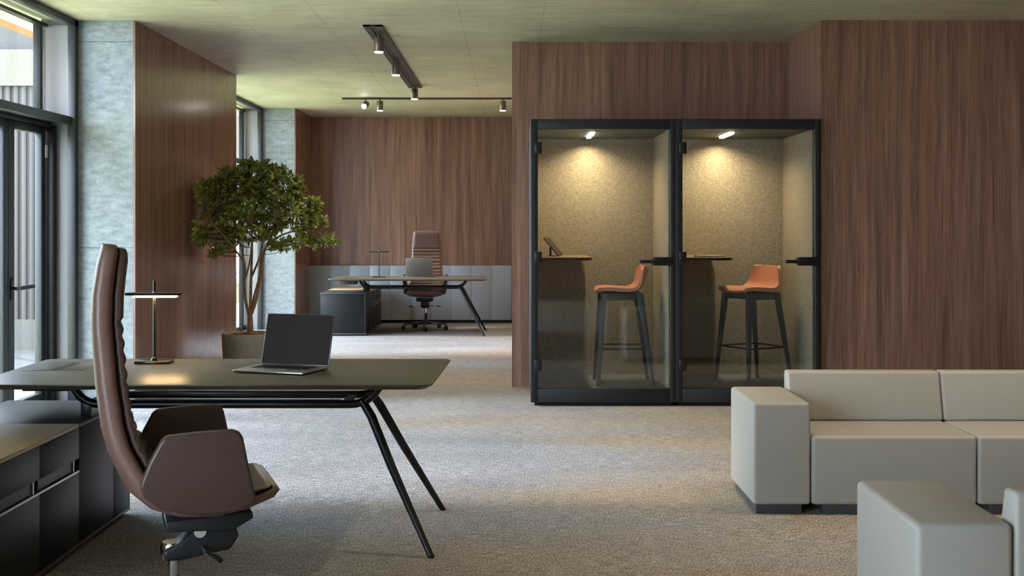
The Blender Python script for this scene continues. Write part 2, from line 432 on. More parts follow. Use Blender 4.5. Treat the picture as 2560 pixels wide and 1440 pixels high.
m.build('slat_cladding', SL, gw)
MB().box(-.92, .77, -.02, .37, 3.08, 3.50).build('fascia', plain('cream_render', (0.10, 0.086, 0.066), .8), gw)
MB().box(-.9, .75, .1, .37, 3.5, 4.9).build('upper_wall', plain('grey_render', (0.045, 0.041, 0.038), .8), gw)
# view through the far window
fw = thing('garden_wall', 'low beige rendered wall seen through the far window', 'garden wall', (-5.3, 22.0, -0.03))
MB().box(-.9, .6, 0, .3, 0, .36).build('wall_body', plain('beige_render', (0.21, 0.14, 0.095), .8), fw)
MB().box(-.93, .63, -.03, .33, .36, .43).build('coping', plain('pale_coping', (0.32, 0.26, 0.20), .8), fw)
ff = thing('neighbour_building', 'pinkish brown slatted building seen high through the far window', 'building', (-7.2, 25.0, -0.03))
MB().box(-1.6, 1.9, 0, .4, 1.15, 4.8).build('slat_wall', slats('pink_slats', (0.12, 0.085, 0.072), (0.15, 0.105, 0.09), 0.12, seam=(.07, .05, .045)), ff)
MB().box(-1.6, -1.4, 0, .3, 0, 1.2).build('post', DARKFRAME, ff); MB().box(1.7, 1.9, 0, .3, 0, 1.2).build('post', DARKFRAME, ff)
sb = MB()
for i in range(420):
    a, b = random.uniform(0, 2 * pi), random.uniform(-.2, 1); r = random.uniform(.16, .26)
    c = Vector((r * cos(a) * 1.3, r * sin(a), .18 + b * .22)); d = Vector((random.uniform(-1, 1), random.uniform(-1, 1), random.uniform(0, 1))).normalized() * .05
    e = d.cross(Vector((0, 0, 1))).normalized() * .018
    vs = [sb.b.verts.new(q) for q in (c, c + d * .5 + e, c + d, c + d * .5 - e)]; sb.b.faces.new(vs)
sh = sb.build('garden_shrub', plain('shrub_leaf', (0.20, 0.22, 0.05), .7), None, at=None); sh.location = (-5.42, 22.6, 0.12)
tag(sh, 'sunlit yellow-green shrub behind the low beige garden wall', 'shrub')
bp = MB().box(-5.9, -5.1, 22.4, 22.9, -.03, .16).build('garden_planter', plain('planter_stone', (0.45, 0.40, 0.34), .8)); tag(bp, 'stone planter under the sunlit shrub outside', 'planter')

# ------------------------------------------------------------ ceiling lights
def bulb(name, loc, energy, target, parent, size=R(60), blend=.6, col=(1, .86, .66), rad=.03):
    l = bpy.data.lights.new(name, 'SPOT'); l.energy = energy; l.spot_size = size; l.spot_blend = blend; l.color = col; l.shadow_soft_size = rad
    o = bpy.data.objects.new(name, l); COL.objects.link(o); o.parent = parent; o.location = loc
    o.rotation_euler = (Vector(target) - Vector(loc)).to_track_quat('-Z', 'Y').to_euler()
    return o
LENS = emit('lamp_lens', (1, .9, .75), 0.6)
LENSHOT = emit('lamp_lens_bright', (1, .97, .92), 6.0)
tr = thing('ceiling_track', 'wide flat dark bronze lighting plate on the concrete ceiling', 'lighting track', (-1.125, Y(310), H))
L = Y(214.7) - Y(310)
m = MB(); m.box(-.078, -.022, 0, L, -.014, 0); m.box(.022, .078, 0, L, -.014, 0); m.box(-.022, .022, 0, L, -.006, 0); m.box(-.078, .078, 0, .012, -.014, 0); m.box(-.078, .078, L - .012, L, -.014, 0)
m.build('track_plate', TRACK, tr)
MB().box(-.004, .004, .02, L - .02, -.010, -.005).build('track_channel', plain('channel', (.12, .11, .10), .3, .5), tr)
def spot(loc, label, tilt=None, hot=False, en=22, sz=100):
    t = thing('ceiling_spotlight', label, 'spotlight', loc, 0, 'cylinder spotlights on the ceiling tracks')
    if tilt is None:
        MB().lathe([(.012, 0), (.012, -.02), (.038, -.02), (.040, -.024), (.040, -.135), (.0385, -.137)], 28).build('lamp_body', SPOTM, t, smooth=True)
        MB().lathe([(.0395, -.137), (.0395, -.147), (.030, -.149)], 28).build('lamp_lens', LENS, t, smooth=True)
        bulb('lamp_bulb', (0, 0, -.16), en, (0, 0, -3), t, R(sz))
    else:
        MB().tube([(0, 0, 0), (0, 0, -.05)], .010, 12).build('lamp_stem', SPOTM, t)
        M = Matrix.Translation((0, 0, -.07)) @ Vector(tilt).to_track_quat('-Z', 'Y').to_matrix().to_4x4()
        MB().lathe([(.030, .05), (.040, .045), (.040, -.055), (.034, -.058)], 28, M).build('lamp_body', SPOTM, t, smooth=True)
        MB().lathe([(.033, -.056), (.033, -.0605), (.02, -.061)], 28, M).build('lamp_lens', LENSHOT, t, smooth=True)
        d = Vector(tilt).normalized()
        bulb('lamp_bulb', Vector((0, 0, -.07)) + d * .07, 60, Vector((0, 0, -.07)) + d * 2, t, R(26))
    return t
spot((-1.125, Y(296), H - .014), 'nearest cylinder spotlight under the near end of the wide bronze plate')
spot((-1.13, Y(257), H - .014), 'middle cylinder spotlight of the three under the wide bronze plate')
spot((-1.125, Y(216.5), H - .014), 'cylinder spotlight at the far end of the wide bronze plate', en=32, sz=140)
YT = Y(198)
t2 = tag(MB().box(-2.145, -.002, YT - .012, YT + .012, H - .022, H).build('ceiling_rail', TRACK), 'thin dark straight lighting rail across the ceiling before the back wall', 'lighting rail')
spot((-1.853, YT, H - .022), 'tilted bright spotlight at the left end of the thin rail', (-.65, -3.5, -1.45), True)
spot((-1.667, YT, H - .022), 'upright spotlight on the thin rail beside the tilted bright one', en=15, sz=100)
spot((-.116, YT, H - .022), 'spotlight at the right end of the thin rail beside the walnut wall', en=35, sz=130)

YS = 5.55  # unseen rail and spotlights added to warm the sofas and carpet
tag(MB().box(.55, 4.7, YS - .012, YS + .012, H - .022, H).build('ceiling_rail', TRACK), 'thin dark lighting rail added out of view above the sofas, for warm light', 'lighting rail')
for k, (xx, nm) in enumerate(((.95, 'first'), (2.05, 'second'), (3.15, 'third'), (4.25, 'fourth'))):
    spot((xx, YS, H - .022), nm + ' added spotlight from the left on the unseen rail above the sofas', en=24, sz=100)

# ------------------------------------------------------------ back credenza: row of doors
YC = Y(171)
for i in range(5):
    x0 = -2.975 + i * .5945
    t = thing('storage_cabinet', ['blue-grey low cabinet at the left end of the row, behind the far black cabinet',
                                  'blue-grey low cabinet second from the left in the row, left of the far lamp',
                                  'blue-grey low cabinet third from the left, behind the far grey laptop',
                                  'blue-grey low cabinet fourth from the left, behind the right half of the far desk',
                                  'blue-grey low cabinet at the right end of the row beside the walnut wall'][i], 'cabinet', (x0, YC, 0), 0, 'blue-grey cabinets along the back wall')
    wd = .5935
    MB().box(0.001, wd, .02, YB - YC - .003, .045, .843).build('cabinet_body', BLUEGREY, t, .001)
    MB().box(.0, wd, .05, YB - YC - .005, 0, .045).build('plinth', BLACK, t)
    for k in range(2):
        d = MB().box(k * wd / 2 + .0022, (k + 1) * wd / 2 - .0012, 0, .018, .05, .838)
        d.build('door', BLUEGREY, t, .0012)

# ------------------------------------------------------------ phone booths
YBO = Y(318)
def booth(x0, label, wd=1.1365):
    t = thing('phone_booth', label, 'phone booth', (x0, YBO, 0), 0, 'glass fronted phone booths')
    D = YP - YBO - .01; Z0, Z1 = .03, 2.256; fr = .055
    MB().box(.0, .012, 0, D, Z0, Z1).box(wd - .012, wd, 0, D, Z0, Z1).box(.012, wd - .012, 0, D, Z1 - .02, Z1).box(.012, wd - .012, D - .012, D, Z0, Z1 - .02).build('outer_shell', BLACK, t)
    m = MB(); m.box(0.0, fr, -.012, .05, Z0, Z1); m.box(wd - fr * .75, wd - .001, -.012, .05, Z0, Z1)
    m.box(fr, wd - fr * .75, -.012, .05, Z1 - .078, Z1); m.box(fr, wd - fr * .75, -.012, .05, Z0, .138)
    m.build('front_frame', DARKFRAME, t, .004)
    MB().box(.03, wd - .03, .04, D, 0, Z0).build('plinth', BLACK, t)
    MB().box(.012, .048, .05, D - .012, .12, 2.18).build('side_lining', FELT, t)
    MB().box(wd - .048, wd - .012, .05, D - .012, .12, 2.18).build('side_lining', FELT, t)
    MB().box(.048, wd - .048, D - .05, D - .012, .12, 2.18).build('back_lining', FELT, t)
    MB().box(.012, wd - .012, .05, D - .012, Z0, .12).build('booth_floor', BOOTHFLOOR, t)
    MB().box(.012, wd - .012, .05, D - .012, 2.18, Z1 - .02).build('booth_ceiling', BOOTHCEIL, t)
    d = MB().box(fr - .005, wd - fr * .75 + .005, .008, .018, .138, Z1 - .078).build('glass_door', GLASS, t)
    for z in (.32, 1.17, 2.03):
        MB().box(.030, .086, -.018, .030, z - .045, z + .045).build('hinge', BLACK, d, .004)
    m = MB(); xx = wd - fr * .75
    m.prism([(xx + .02, 1.105), (xx + .02, 1.172), (xx - .125, 1.172), (xx - .150, 1.155), (xx - .150, 1.122), (xx - .125, 1.105)], -.022, .028)
    m.prism([(xx - .150, 1.150), (xx - .235, 1.152), (xx - .245, 1.146), (xx - .245, 1.130), (xx - .235, 1.124), (xx - .150, 1.126)], -.060, -.040)
    m.tube([(xx - .13, -.05, 1.139), (xx - .13, -.015, 1.139)], .013, 12)
    m.tube([(xx - .152, -.05, 1.139), (xx - .12, -.05, 1.139)], .012, 12)
    m.build('door_handle', BLACK, d, .003)
    li = MB().box(.49, .525, .33, .82, 2.166, 2.181).build('ceiling_lamp', emit('booth_lamp_light', (1, .93, .80), 9.0), t)
    l = bpy.data.lights.new('booth_bulb', 'AREA'); l.shape = 'RECTANGLE'; l.size = .06; l.size_y = .5; l.energy = 4.2; l.color = (1, .77, .46); l.spread = R(150)
    o = bpy.data.objects.new('booth_bulb', l); COL.objects.link(o); o.parent = t; o.location = (.507, .70, 2.150); o.rotation_euler = (0, 0, 0)
    # bar-height shelf fixed to the left side
    poly = [(.048, .20), (.42, .20), (.47, .215), (.50, .26), (.50, D - .11), (.47, D - .065), (.42, D - .05), (.048, D - .05)]
    sf = MB().prism(poly, 1.139, 1.160, 'xy').build('shelf', BLACK, t, .005)
    MB().prism([(a if a < .1 else a - .006, b) for a, b in poly], 1.160, 1.1635, 'xy').build('shelf_top', plain('shelf_wood', (.20, .14, .085), .4), sf)
    return t
booth(BX0, 'black framed phone booth on the left with a tablet on its shelf')
booth(BX0 + 1.1365, 'black framed phone booth on the right with a notebook on its shelf')

def tablet(loc, rz):
    t = thing('tablet', 'black tablet leaning on its stand on the left booth shelf', 'tablet', loc, rz)
    M = Matrix.Translation((.055, 0, 0.006)) @ Matrix.Rotation(R(-40), 4, 'Y')
    b = MB().box(-.005, .004, -.125, .125, 0, .195, M).build('tablet_body', BLACK, t, .003)
    MB().box(.004, .0048, -.118, .118, .007, .188, M).build('tablet_screen', SCREEN, t)
    MB().box(-.055, .02, -.05, .05, 0, .005).box(-.006, .006, -.035, .035, .004, .075, Matrix.Translation((-.03, 0, 0))).build('tablet_stand', BLACK, t, .002)
tablet((.355, YBO + .62, 1.1637), R(-12))
def nb():
    t = thing('notebook', 'thin closed grey notebook on the right booth shelf', 'notebook', (1.635, YBO + .42, 1.1637), R(8))
    MB().box(-.105, .105, -.075, .075, 0, .010).build('cover', plain('grey_cover', (.22, .21, .19), .6), t, .002)
    MB().box(-.100, .1055, -.070, .070, .002, .008).build('pages', plain('paper', (.7, .68, .6), .8), t)
    p = MB().tube([(1.50, YBO + .37, 1.1695), (1.515, YBO + .50, 1.1695)], .0055, 10).build('pen', BLACK)
    tag(p, 'black pen lying beside the notebook on the right booth shelf', 'pen')
nb()

# ------------------------------------------------------------ bar stools
def stool(loc, rz, label):
    t = thing('bar_stool', label, 'stool', loc, rz, 'tan bar stools in the booths')
    # local +x is the front; low-backed shell
    prof = [(.205, .752, .165), (.19, .770, .185), (.13, .778, .20), (.05, .772, .21), (-.03, .766, .215), (-.10, .768, .215), (-.145, .785, .213), (-.172, .82, .200), (-.190, .87, .190), (-.205, .92, .178), (-.215, .955, .166), (-.219, .966, .150)]
    b = MB(); rows = []; n = 15
    for i, (x, z, wd) in enumerate(prof):
        row = []
        for j in range(n):
            q = -1 + 2 * j / (n - 1); k = i / (len(prof) - 1)
            lift = (0.022 * abs(q) ** 3) * (1 - max(0, (k - .5) * 2))
            wrap = (0.055 * abs(q) ** 2.2) * max(0, min(1, (k - .38) * 2.2))
            ed = .012 * abs(q) ** 8
            row.append(b.b.verts.new((x + wrap, wd * q * (1 - 0.02 * abs(q) ** 6), z + lift - (ed if k < .5 else 0))))
        rows.append(row)
    for A, B_ in zip(rows, rows[1:]):
        for j in range(n - 1): b.b.faces.new((A[j], A[j + 1], B_[j + 1], B_[j]))
    s = b.build('seat_shell', TAN, t, smooth=True)
    so_ = s.modifiers.new('solid', 'SOLIDIFY'); so_.thickness = .030; so_.offset = 0
    bv = s.modifiers.new('bevel', 'BEVEL'); bv.width = .011; bv.segments = 3; bv.angle_limit = R(40)
    su = s.modifiers.new('sub', 'SUBSURF'); su.levels = 1; su.render_levels = 1
    m = MB()
    m.box(-.155, .165, -.16, -.135, .692, .748); m.box(-.155, .165, .135, .16, .692, .748)
    m.box(.135, .165, -.14, .14, .700, .748); m.box(-.155, -.125, -.14, .14, .700, .748)
    m.build('seat_frame', STOOLLEG, t, .004)
    for sy in (-1, 1):
        for (tx, bx, ty, by) in ((.150, .205, .150, .215), (-.14, -.245, .150, .215)):
            a, w0, w1 = (tx, sy * ty, .752), .026, .014
            bt = (bx, sy * by, 0)
            pts = []
            for (c, w_) in ((bt, w1), (a, w0)):
                for dx, dy in ((-1, -1), (1, -1), (1, 1), (-1, 1)): pts.append((c[0] + dx * w_, c[1] + dy * w_ * .62, c[2]))
            MB().hexa(pts).build('leg', STOOLLEG, t, .004)
    m = MB(); f = .30
    def lg(tx, bx, ty, by, z): k = z / .752; return (bx + (tx - bx) * k, by + (ty - by) * k, z)
    A = lg(.150, .205, -.150, -.215, f); B2 = lg(.150, .205, .150, .215, f); C2 = lg(-.14, -.245, .150, .215, f); D2 = lg(-.14, -.245, -.150, -.215, f)
    m.tube([A, B2], .007, 8); m.tube([B2, C2], .007, 8); m.tube([C2, D2], .007, 8); m.tube([D2, A], .007, 8)
    m.build('footrest', BLACK, t)
    return t
stool((.90, YBO + .47, .12), R(180), 'tan leather bar stool seen side-on in the left booth')
stool((1.985, YBO + .50, .12), R(180 + 28), 'tan leather bar stool turned towards the viewer in the right booth')

# ------------------------------------------------------------ potted tree
tx, ty = -2.52, Y(260)
pt = thing('plant_pot', 'round grey-beige pot holding the tree beside the wood pier', 'plant pot', (tx, ty, 0))
MB().lathe([(.225, 0), (.245, .01), (.262, .30), (.265, .385), (.262, .390), (.240, .390), (.236, .385), (.232, .34), (.05, .34)], 56).build('pot_shell', POT, pt, smooth=True)
sm = MB()
sm.lathe([(.231, .342), (.232, .360), (.15, .372), (.03, .376)], 40)
for i in range(150):
    a = random.uniform(0, 2 * pi); r = random.uniform(.02, .215)
    q = bmesh.ops.create_icosphere(sm.b, subdivisions=1, radius=random.uniform(.008, .02))['verts']
    sm._tr(q, Matrix.Translation((r * cos(a), r * sin(a), .366 + random.uniform(0, .010))) @ Matrix.Diagonal((1.4, .8, .5, 1)))
sm.build('mulch', SOIL, pt)
tree = thing('indoor_tree', 'round-crowned potted tree with dense dark green leaves', 'tree', (tx, ty, .378))
TZ = .378
def pz(x, y, dy=0.0):           # local tree coordinates from the frame at the tree's distance
    s = F / (ty + dy)
    return Vector(((x - 1280) / s - tx, dy, 1.41 - (y - 567) / s - TZ))
tb = MB()
tb.tube([pz(625, 838), pz(626, 815), pz(625, 785), pz(626, 770)], [.034, .028, .025, .026], 12)
tips = []
def branch(pts, r0, r1):
    pts = [Vector(p) for p in pts]; out = []
    for i in range(len(pts) - 1):     # smooth chain
        for k in range(3):
            q = k / 3; p0 = pts[max(i - 1, 0)]; p1 = pts[i]; p2 = pts[i + 1]; p3 = pts[min(i + 2, len(pts) - 1)]
            out.append(0.5 * ((2 * p1) + (p2 - p0) * q + (2 * p0 - 5 * p1 + 4 * p2 - p3) * q * q + (3 * p1 - p0 - 3 * p2 + p3) * q ** 3))
    out.append(pts[-1]); n = len(out)
    tb.tube(out, [r0 + (r1 - r0) * i / (n - 1) for i in range(n)], 8)
    return out
mains = [
    ([pz(622, 785), pz(614, 750, -.03), pz(611, 700, -.06), pz(611, 660, -.08), pz(592, 630, -.16), pz(560, 590, -.28), pz(530, 560, -.42)], .016, .006),
    ([pz(626, 780), pz(627, 720, .03), pz(629, 660, .04), pz(630, 600, .05), pz(625, 540, .05), pz(610, 480, .05)], .016, .006),
    ([pz(628, 785), pz(640, 750, -.02), pz(650, 700, -.02), pz(656, 650, 0), pz(668, 610, .02), pz(690, 560, .05), pz(705, 500, .08)], .017, .006),
    ([pz(627, 782), pz(634, 745, .06), pz(648, 690, .08), pz(652, 640, .12), pz(660, 580, .17), pz(660, 520, .2)], .012, .005),
    ([pz(630, 690, .04), pz(650, 640, -.08), pz(660, 590, -.15), pz(690, 540, -.18)], .011, .005),
    ([pz(668, 610, .02), pz(710, 585, .0), pz(760, 575, .0), pz(800, 582, -.02), pz(825, 595, -.02)], .010, .003),
    ([pz(611, 660, -.08), pz(605, 625, -.02), pz(590, 570, -.02), pz(570, 510, -.1)], .011, .005),
    ([pz(612, 700, -.05), pz(622, 665, -.1), pz(628, 620, -.17), pz(630, 560, -.2)], .010, .004),
]
allp = []
for p, a, b in mains: allp += branch(p, a, b)[6:]
# crown: irregular set of leaf clouds (frame x, y, half width, half height in px, depth offset, weight)
clouds = [(600, 500, 95, 75, 0, 34), (690, 480, 75, 70, .05, 28), (545, 515, 60, 60, 0, 16), (655, 440, 65, 34, 0, 15), (575, 450, 50, 38, 0, 9), (725, 540, 62, 50, 0, 18), (620, 412, 24, 12, 0, 3),
          (522, 470, 32, 24, 0, 6), (513, 585, 30, 24, 0, 6), (560, 600, 45, 30, 0, 8), (640, 570, 70, 36, .05, 12), (790, 555, 30, 18, 0, 5), (785, 518, 20, 20, 0, 4), (822, 598, 22, 12, 0, 4), (750, 605, 50, 16, 0, 7), (700, 612, 38, 14, 0, 4), (538, 632, 14, 8, 0, 2), (740, 470, 20, 30, 0, 4)]
tot = sum(c[5] for c in clouds)
lf = MB()
def leaf_shape(c, d, up, L_, W_):
    side = d.cross(up).normalized(); nrm = side.cross(d).normalized()
    P = [c, c + d * L_ * .3 + side * W_ * .42 + nrm * L_ * .03, c + d * L_ * .62 + side * W_ * .5 + nrm * L_ * .03, c + d * L_ - nrm * L_ * .10,
         c + d * L_ * .62 - side * W_ * .5 + nrm * L_ * .03, c + d * L_ * .3 - side * W_ * .42 + nrm * L_ * .03, c + d * L_ * .5 - nrm * L_ * .035]
    v = [lf.b.verts.new(q) for q in P]
    for a, b in ((0, 1), (1, 2), (2, 3), (3, 4), (4, 5), (5, 0)): lf.b.faces.new((v[a], v[b], v[6]))
centre = pz(640, 560)
for (cx, cy, rx, ry, dd, wt) in clouds:
    for i in range(round(900 * wt / tot)):
        while True:
            u = Vector([random.uniform(-1, 1) for _ in range(3)])
            if .25 < u.length < 1: break
        rd = min(rx, 110) / 251 * .9
        fx = cx + u.x * rx; dy = dd + u.y * rd
        lim = F * 2.88 / (1280 - fx) - ty if fx < 1280 else 9      # stay on the room side of the pier
        if dy > lim: dy = lim - random.uniform(0, .25)
        tip = pz(fx, cy + u.z * ry, dy)
        near = min(allp, key=lambda q: (q - tip).length + (.3 if q.z > tip.z else 0))
        if (near - tip).length > .04 and random.random() < .75:
            mid = near.lerp(tip, .5) + Vector((0, 0, -.015)); tb.tube([near, mid, tip], [.0035, .0025, .0015], 4, False)
        ax = ((tip - centre).normalized() + Vector((random.uniform(-.5, .5), random.uniform(-.5, .5), random.uniform(-.1, .7)))).normalized()
        p1 = ax.orthogonal().normalized(); p2 = ax.cross(p1)
        k = random.randint(6, 9)
        for j in range(k):
            an = j * 2.4 + random.uniform(-.3, .3); op = random.uniform(.5, 1.35)
            d = (ax * cos(op) + (p1 * cos(an) + p2 * sin(an)) * sin(op)).normalized()
            leaf_shape(tip - ax * random.uniform(0, .03), d, ax, random.uniform(.05, .085), random.uniform(.021, .029))
tb.build('branches', BARK, tree, smooth=True)
t = NT('tree_leaf'); f = t.noise(t.obj(), 22, 3)
t.base(t.ramp(f, [(0.3, (0.06, 0.11, 0.02)), (0.5, (0.26, 0.32, 0.055)), (0.68, (0.56, 0.54, 0.13))])); t.rough(0.34)
t.b.inputs['Specular IOR Level'].default_value = .5; t.b.inputs['Transmission Weight'].default_value = 0
lv = lf.build('foliage', t.m, tree)

# ------------------------------------------------------------ desks
def desk(loc, rz, label, group='desks'):
    """local: origin at floor under the centre of the top; +y is away from the seat, seat side is -y"""
    t = thing('desk', label, 'desk', loc, rz, group)
    D = .485
    top = [(-.990, -D), (.990, -D), (1.022, D), (-1.022, D)]
    def rc(poly, r):             # rounded corners
        out = []; n = len(poly)
        for i in range(n):
            p0, p, p1 = Vector(poly[i - 1]), Vector(poly[i]), Vector(poly[(i + 1) % n])
            a, b = (p0 - p).normalized() * r, (p1 - p).normalized() * r
            for k in range(6):
                q = k / 5; out.append(tuple((p + a) * (1 - q) ** 2 + p * 2 * q * (1 - q) + (p + b) * q * q))
        return out
    pl = rc(top, .06)
    m = MB(); lv_ = [(pl, .740), (pl, .7335), ([(x * .977, y * .955) for x, y in pl], .716)]
    rings = [[m.b.verts.new((x, y, z)) for x, y in p] for p, z in lv_]; n = len(pl)
    for A, B in zip(rings, rings[1:]):
        for j in range(n): m.b.faces.new((A[j], A[(j + 1) % n], B[(j + 1) % n], B[j]))
    m.b.faces.new(rings[0]); m.b.faces.new(rings[-1][::-1])
    tp = m.build('tabletop', DESKTOP, t, .0015)
    # cable flap in the top
    MB().box(-.95, -.67, .0, .34, .7402, .7412).build('cable_flap', DESKTOP, t, .0005)
    MB().box(-.828, -.792, .03, .29, .7406, .7420).build('flap_slot', BLACK, t)
    yf, yr = -.185, .115         # front and rear rails
    def arc(p0, p1, p2, k=7): return [Vector(p0) * (1 - q / k) ** 2 + Vector(p1) * 2 * (q / k) * (1 - q / k) + Vector(p2) * (q / k) ** 2 for q in range(k + 1)]
    for yy in (yf, yr):
        m = MB(); pts = arc((-.655, yy, .712), (-.615, yy, .612), (-.52, yy, .612)) + arc((.60, yy, .612), (.70, yy, .612), (.745, yy, .712))
        m.tube(pts, .0185, 14); m.build('rail', BLACK, t, smooth=True)
    MB().box(-.56, .56, yf + .01, yf + .03, .60, .63).box(-.56, .56, yr - .03, yr - .01, .60, .63).box(-.60, -.56, yf, yr, .605, .622).box(.56, .60, yf, yr, .605, .622).box(.70, .78, yf - .03, yr + .03, .708, .716).box(-.69, -.61, yf - .03, yr + .03, .708, .716).build('cross_brace', BLACK, t, .003)
    for (yy, yb) in ((yf, -.46), (yr, .37)):
        MB().tube([(.655, yy + .0, .628), (.70, yy + (yb - yy) * .07, .56), (.80, yy + (yb - yy) * .42, .355), (.985, yb, .004)], [.019, .021, .019, .0135], 14).lathe([(.0145, 0), (.0145, .012)], 14, Matrix.Translation((.986, yb, 0))).build('leg', BLACK, t, smooth=True)
    MB().box(-.92, -.70, -.08, .16, .655, .715).build('cable_tray', plain('brown_tray', (.05, .042, .04), .5), t, .004)
    for yy in (yf, yr): MB().box(-.605, -.56, yy - .015, yy + .015, .557, .625).build('support_block', BLACK, t, .002)
    return t
DX = -1.33
FY, RY = Y(589.6), Y(492.5)
DY = (FY + RY) / 2
desk((DX, DY, 0), 0, 'large dark wood desk in the foreground beside the tall chair')

def cabinet(loc, rz, label, flip=1, group='desk cabinets'):
    """local: right face at x=0, body goes to -x; far end at y=0 and the body runs to -y (flip=1) or +y (flip=-1)"""
    t = thing('desk_cabinet', label, 'cabinet', loc, rz, group)
    def Bx(m, x0, x1, a, b, z0, z1):
        a, b = -a * flip, -b * flip
        return m.box(x0, x1, min(a, b), max(a, b), z0, z1)
    Ln, Wd = 1.72, .60
    Bx(MB(), -Wd + .01, -.022, .008, Ln - .005, .035, .552).build('cabinet_body', CABFACE, t, .002)
    Bx(MB(), -Wd + .03, -.03, .02, Ln - .02, 0, .034).build('plinth', BLACK, t)
    Bx(MB(), -Wd, .0, 0, Ln, .018, .034).build('base_rail', plain('grey_rail', (.11, .12, .125), .35, .6), t, .001)
    Bx(MB(), -Wd, -.001, 0, .675, .538, .556).build('top_shaded', OAK_SHADED, t, .001)  # one oak top, split in colour where the desk's shade ends
    Bx(MB(), -Wd, -.001, .677, Ln, .538, .5562).build('top_lit', OAK_LIT, t, .001)['label'] = 'oak top with window light in its colour'
    Bx(MB(), -.022, 0, .0, .23, .036, .537).build('end_panel', CABFACE, t, .001)
    Bx(MB(), -.022, -.0004, .233, .668, .036, .537).build('fixed_panel', CABFACE, t, .001)
    # two upper fascias with a long finger groove below, lower doors with a pale edge
    for a, b in ((.671, 1.09), (1.092, Ln - .004)):
        Bx(MB(), -.022, 0, a, b, .405, .537).build('drawer_front', CABFACE, t, .001)
        d = Bx(MB(), -.022, 0, a, b, .036, .345).build('door', CABFACE, t, .001)
        Bx(MB(), -.022, .001, a, b, .345, .354).build('door_edge', ALU, d)['label'] = 'pale metal edge'
        Bx(MB(), -.017, -.010, a + .06, b - .004, .358, .402).build('inner_rail', BLUEFRAME, t)
        Bx(MB(), -.021, -.004, a + .045, a + .055, .355, .405).build('divider', ALU, t)
    return t
CY = Y(528) + .0
cabinet((-1.88, Y(508), 0), 0, 'long charcoal cabinet with oak top under the left end of the near desk')

def lamp(loc, rz, label, on=True):
    t = thing('desk_lamp', label, 'lamp', loc, rz, 'slim bar desk lamps')
    MB().box(-.085, .085, -.055, .055, 0, .012).build('lamp_base', plain('dark_chrome', (.10, .085, .075), .18, .9, .02), t, .003)
    MB().tube([(0, 0, .012), (0, 0, .405)], .0068, 10).lathe([(.016, .012), (.014, .022), (.006, .03)], 20).build('pole', BLACK, t, smooth=True)
    MB().box(-.137, .137, -.03, .03, .332, .345).build('lamp_shade', BLACK, t, .004)
    MB().tube([(0, 0, .325), (0, 0, .350)], .009, 14).build('lamp_clamp', CHROME, t, smooth=True)
    if on:
        MB().box(-.098, .108, -.026, .026, .321, .3315).build('light_strip', emit('warm_strip', (1.0, .74, .36), 0.9), t)
        l = bpy.data.lights.new('lamp_bulb', 'AREA'); l.shape = 'RECTANGLE'; l.size = .2; l.size_y = .04; l.energy = 0.7; l.color = (1, .62, .28)
        o = bpy.data.objects.new('lamp_bulb', l); COL.objects.link(o); o.parent = t; o.location = (0, 0, .318)
    else:
        MB().box(-.098, .108, -.026, .026, .321, .3315).build('light_strip', SPACE, t)
    return t
lamp((-1.76, Y(508), .7412), R(2), 'slim black bar lamp glowing warm on the near desk')
lamp((-1.766, Y(188.4), .7412), 0, 'slim dark bar lamp, unlit, on the far desk', False)

def laptop(loc, rz, label, tilt=12):
    """local: hinge at origin, keyboard towards -y, screen faces -y"""
    t = thing('laptop', label, 'laptop', loc, rz, 'laptops on the desks')
    b = MB().box(-.18, .18, -.252, 0, .002, .013).build('laptop_base', ALU, t, .004)
    m = MB()
    for r in range(6):
        for c in range(14):
            x0 = -.145 + c * .0209; y0 = -.045 - r * .0185
            m.box(x0, x0 + .0175, y0 - .015, y0, .0128, .0142)
    m.build('keyboard', BLACK, t)
    MB().box(-.065, .065, -.236, -.165, .0128, .0134).build('trackpad', plain('trackpad', (.7, .7, .7), .15, .6, .01), t)
    M = Matrix.Translation((0, .002, .012)) @ Matrix.Rotation(R(-tilt), 4, 'X')
    s = MB().box(-.18, .18, 0, .006, 0, .246, M).build('laptop_screen', SPACE, t, .002)
    MB().box(-.176, .176, -.0012, 0, .004, .242, M).build('display', SCREEN, s)
    return t
laptop((-1.035, Y(526), .7412), R(-18), 'open laptop with dark screen facing the near chair on the near desk', 15)

# far desk set (turned round: seat at the back)
FDY = Y(194.5) - .0
fd = desk((-1.345, FDY + .42, 0), 0, 'dark wood desk in the distance in front of the blue-grey cabinets')
# mirrored front to back: seat side is away from the viewer
for k in list(kids(fd)):
    me = k.data.copy(); me.transform(Matrix.Diagonal((1, -1, 1, 1))); me.flip_normals(); k.data = me
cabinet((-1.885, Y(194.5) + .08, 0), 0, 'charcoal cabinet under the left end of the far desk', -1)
laptop((-1.235, Y(187.3), .7412), R(180 - 2), 'grey laptop seen from behind on the far desk', 10)

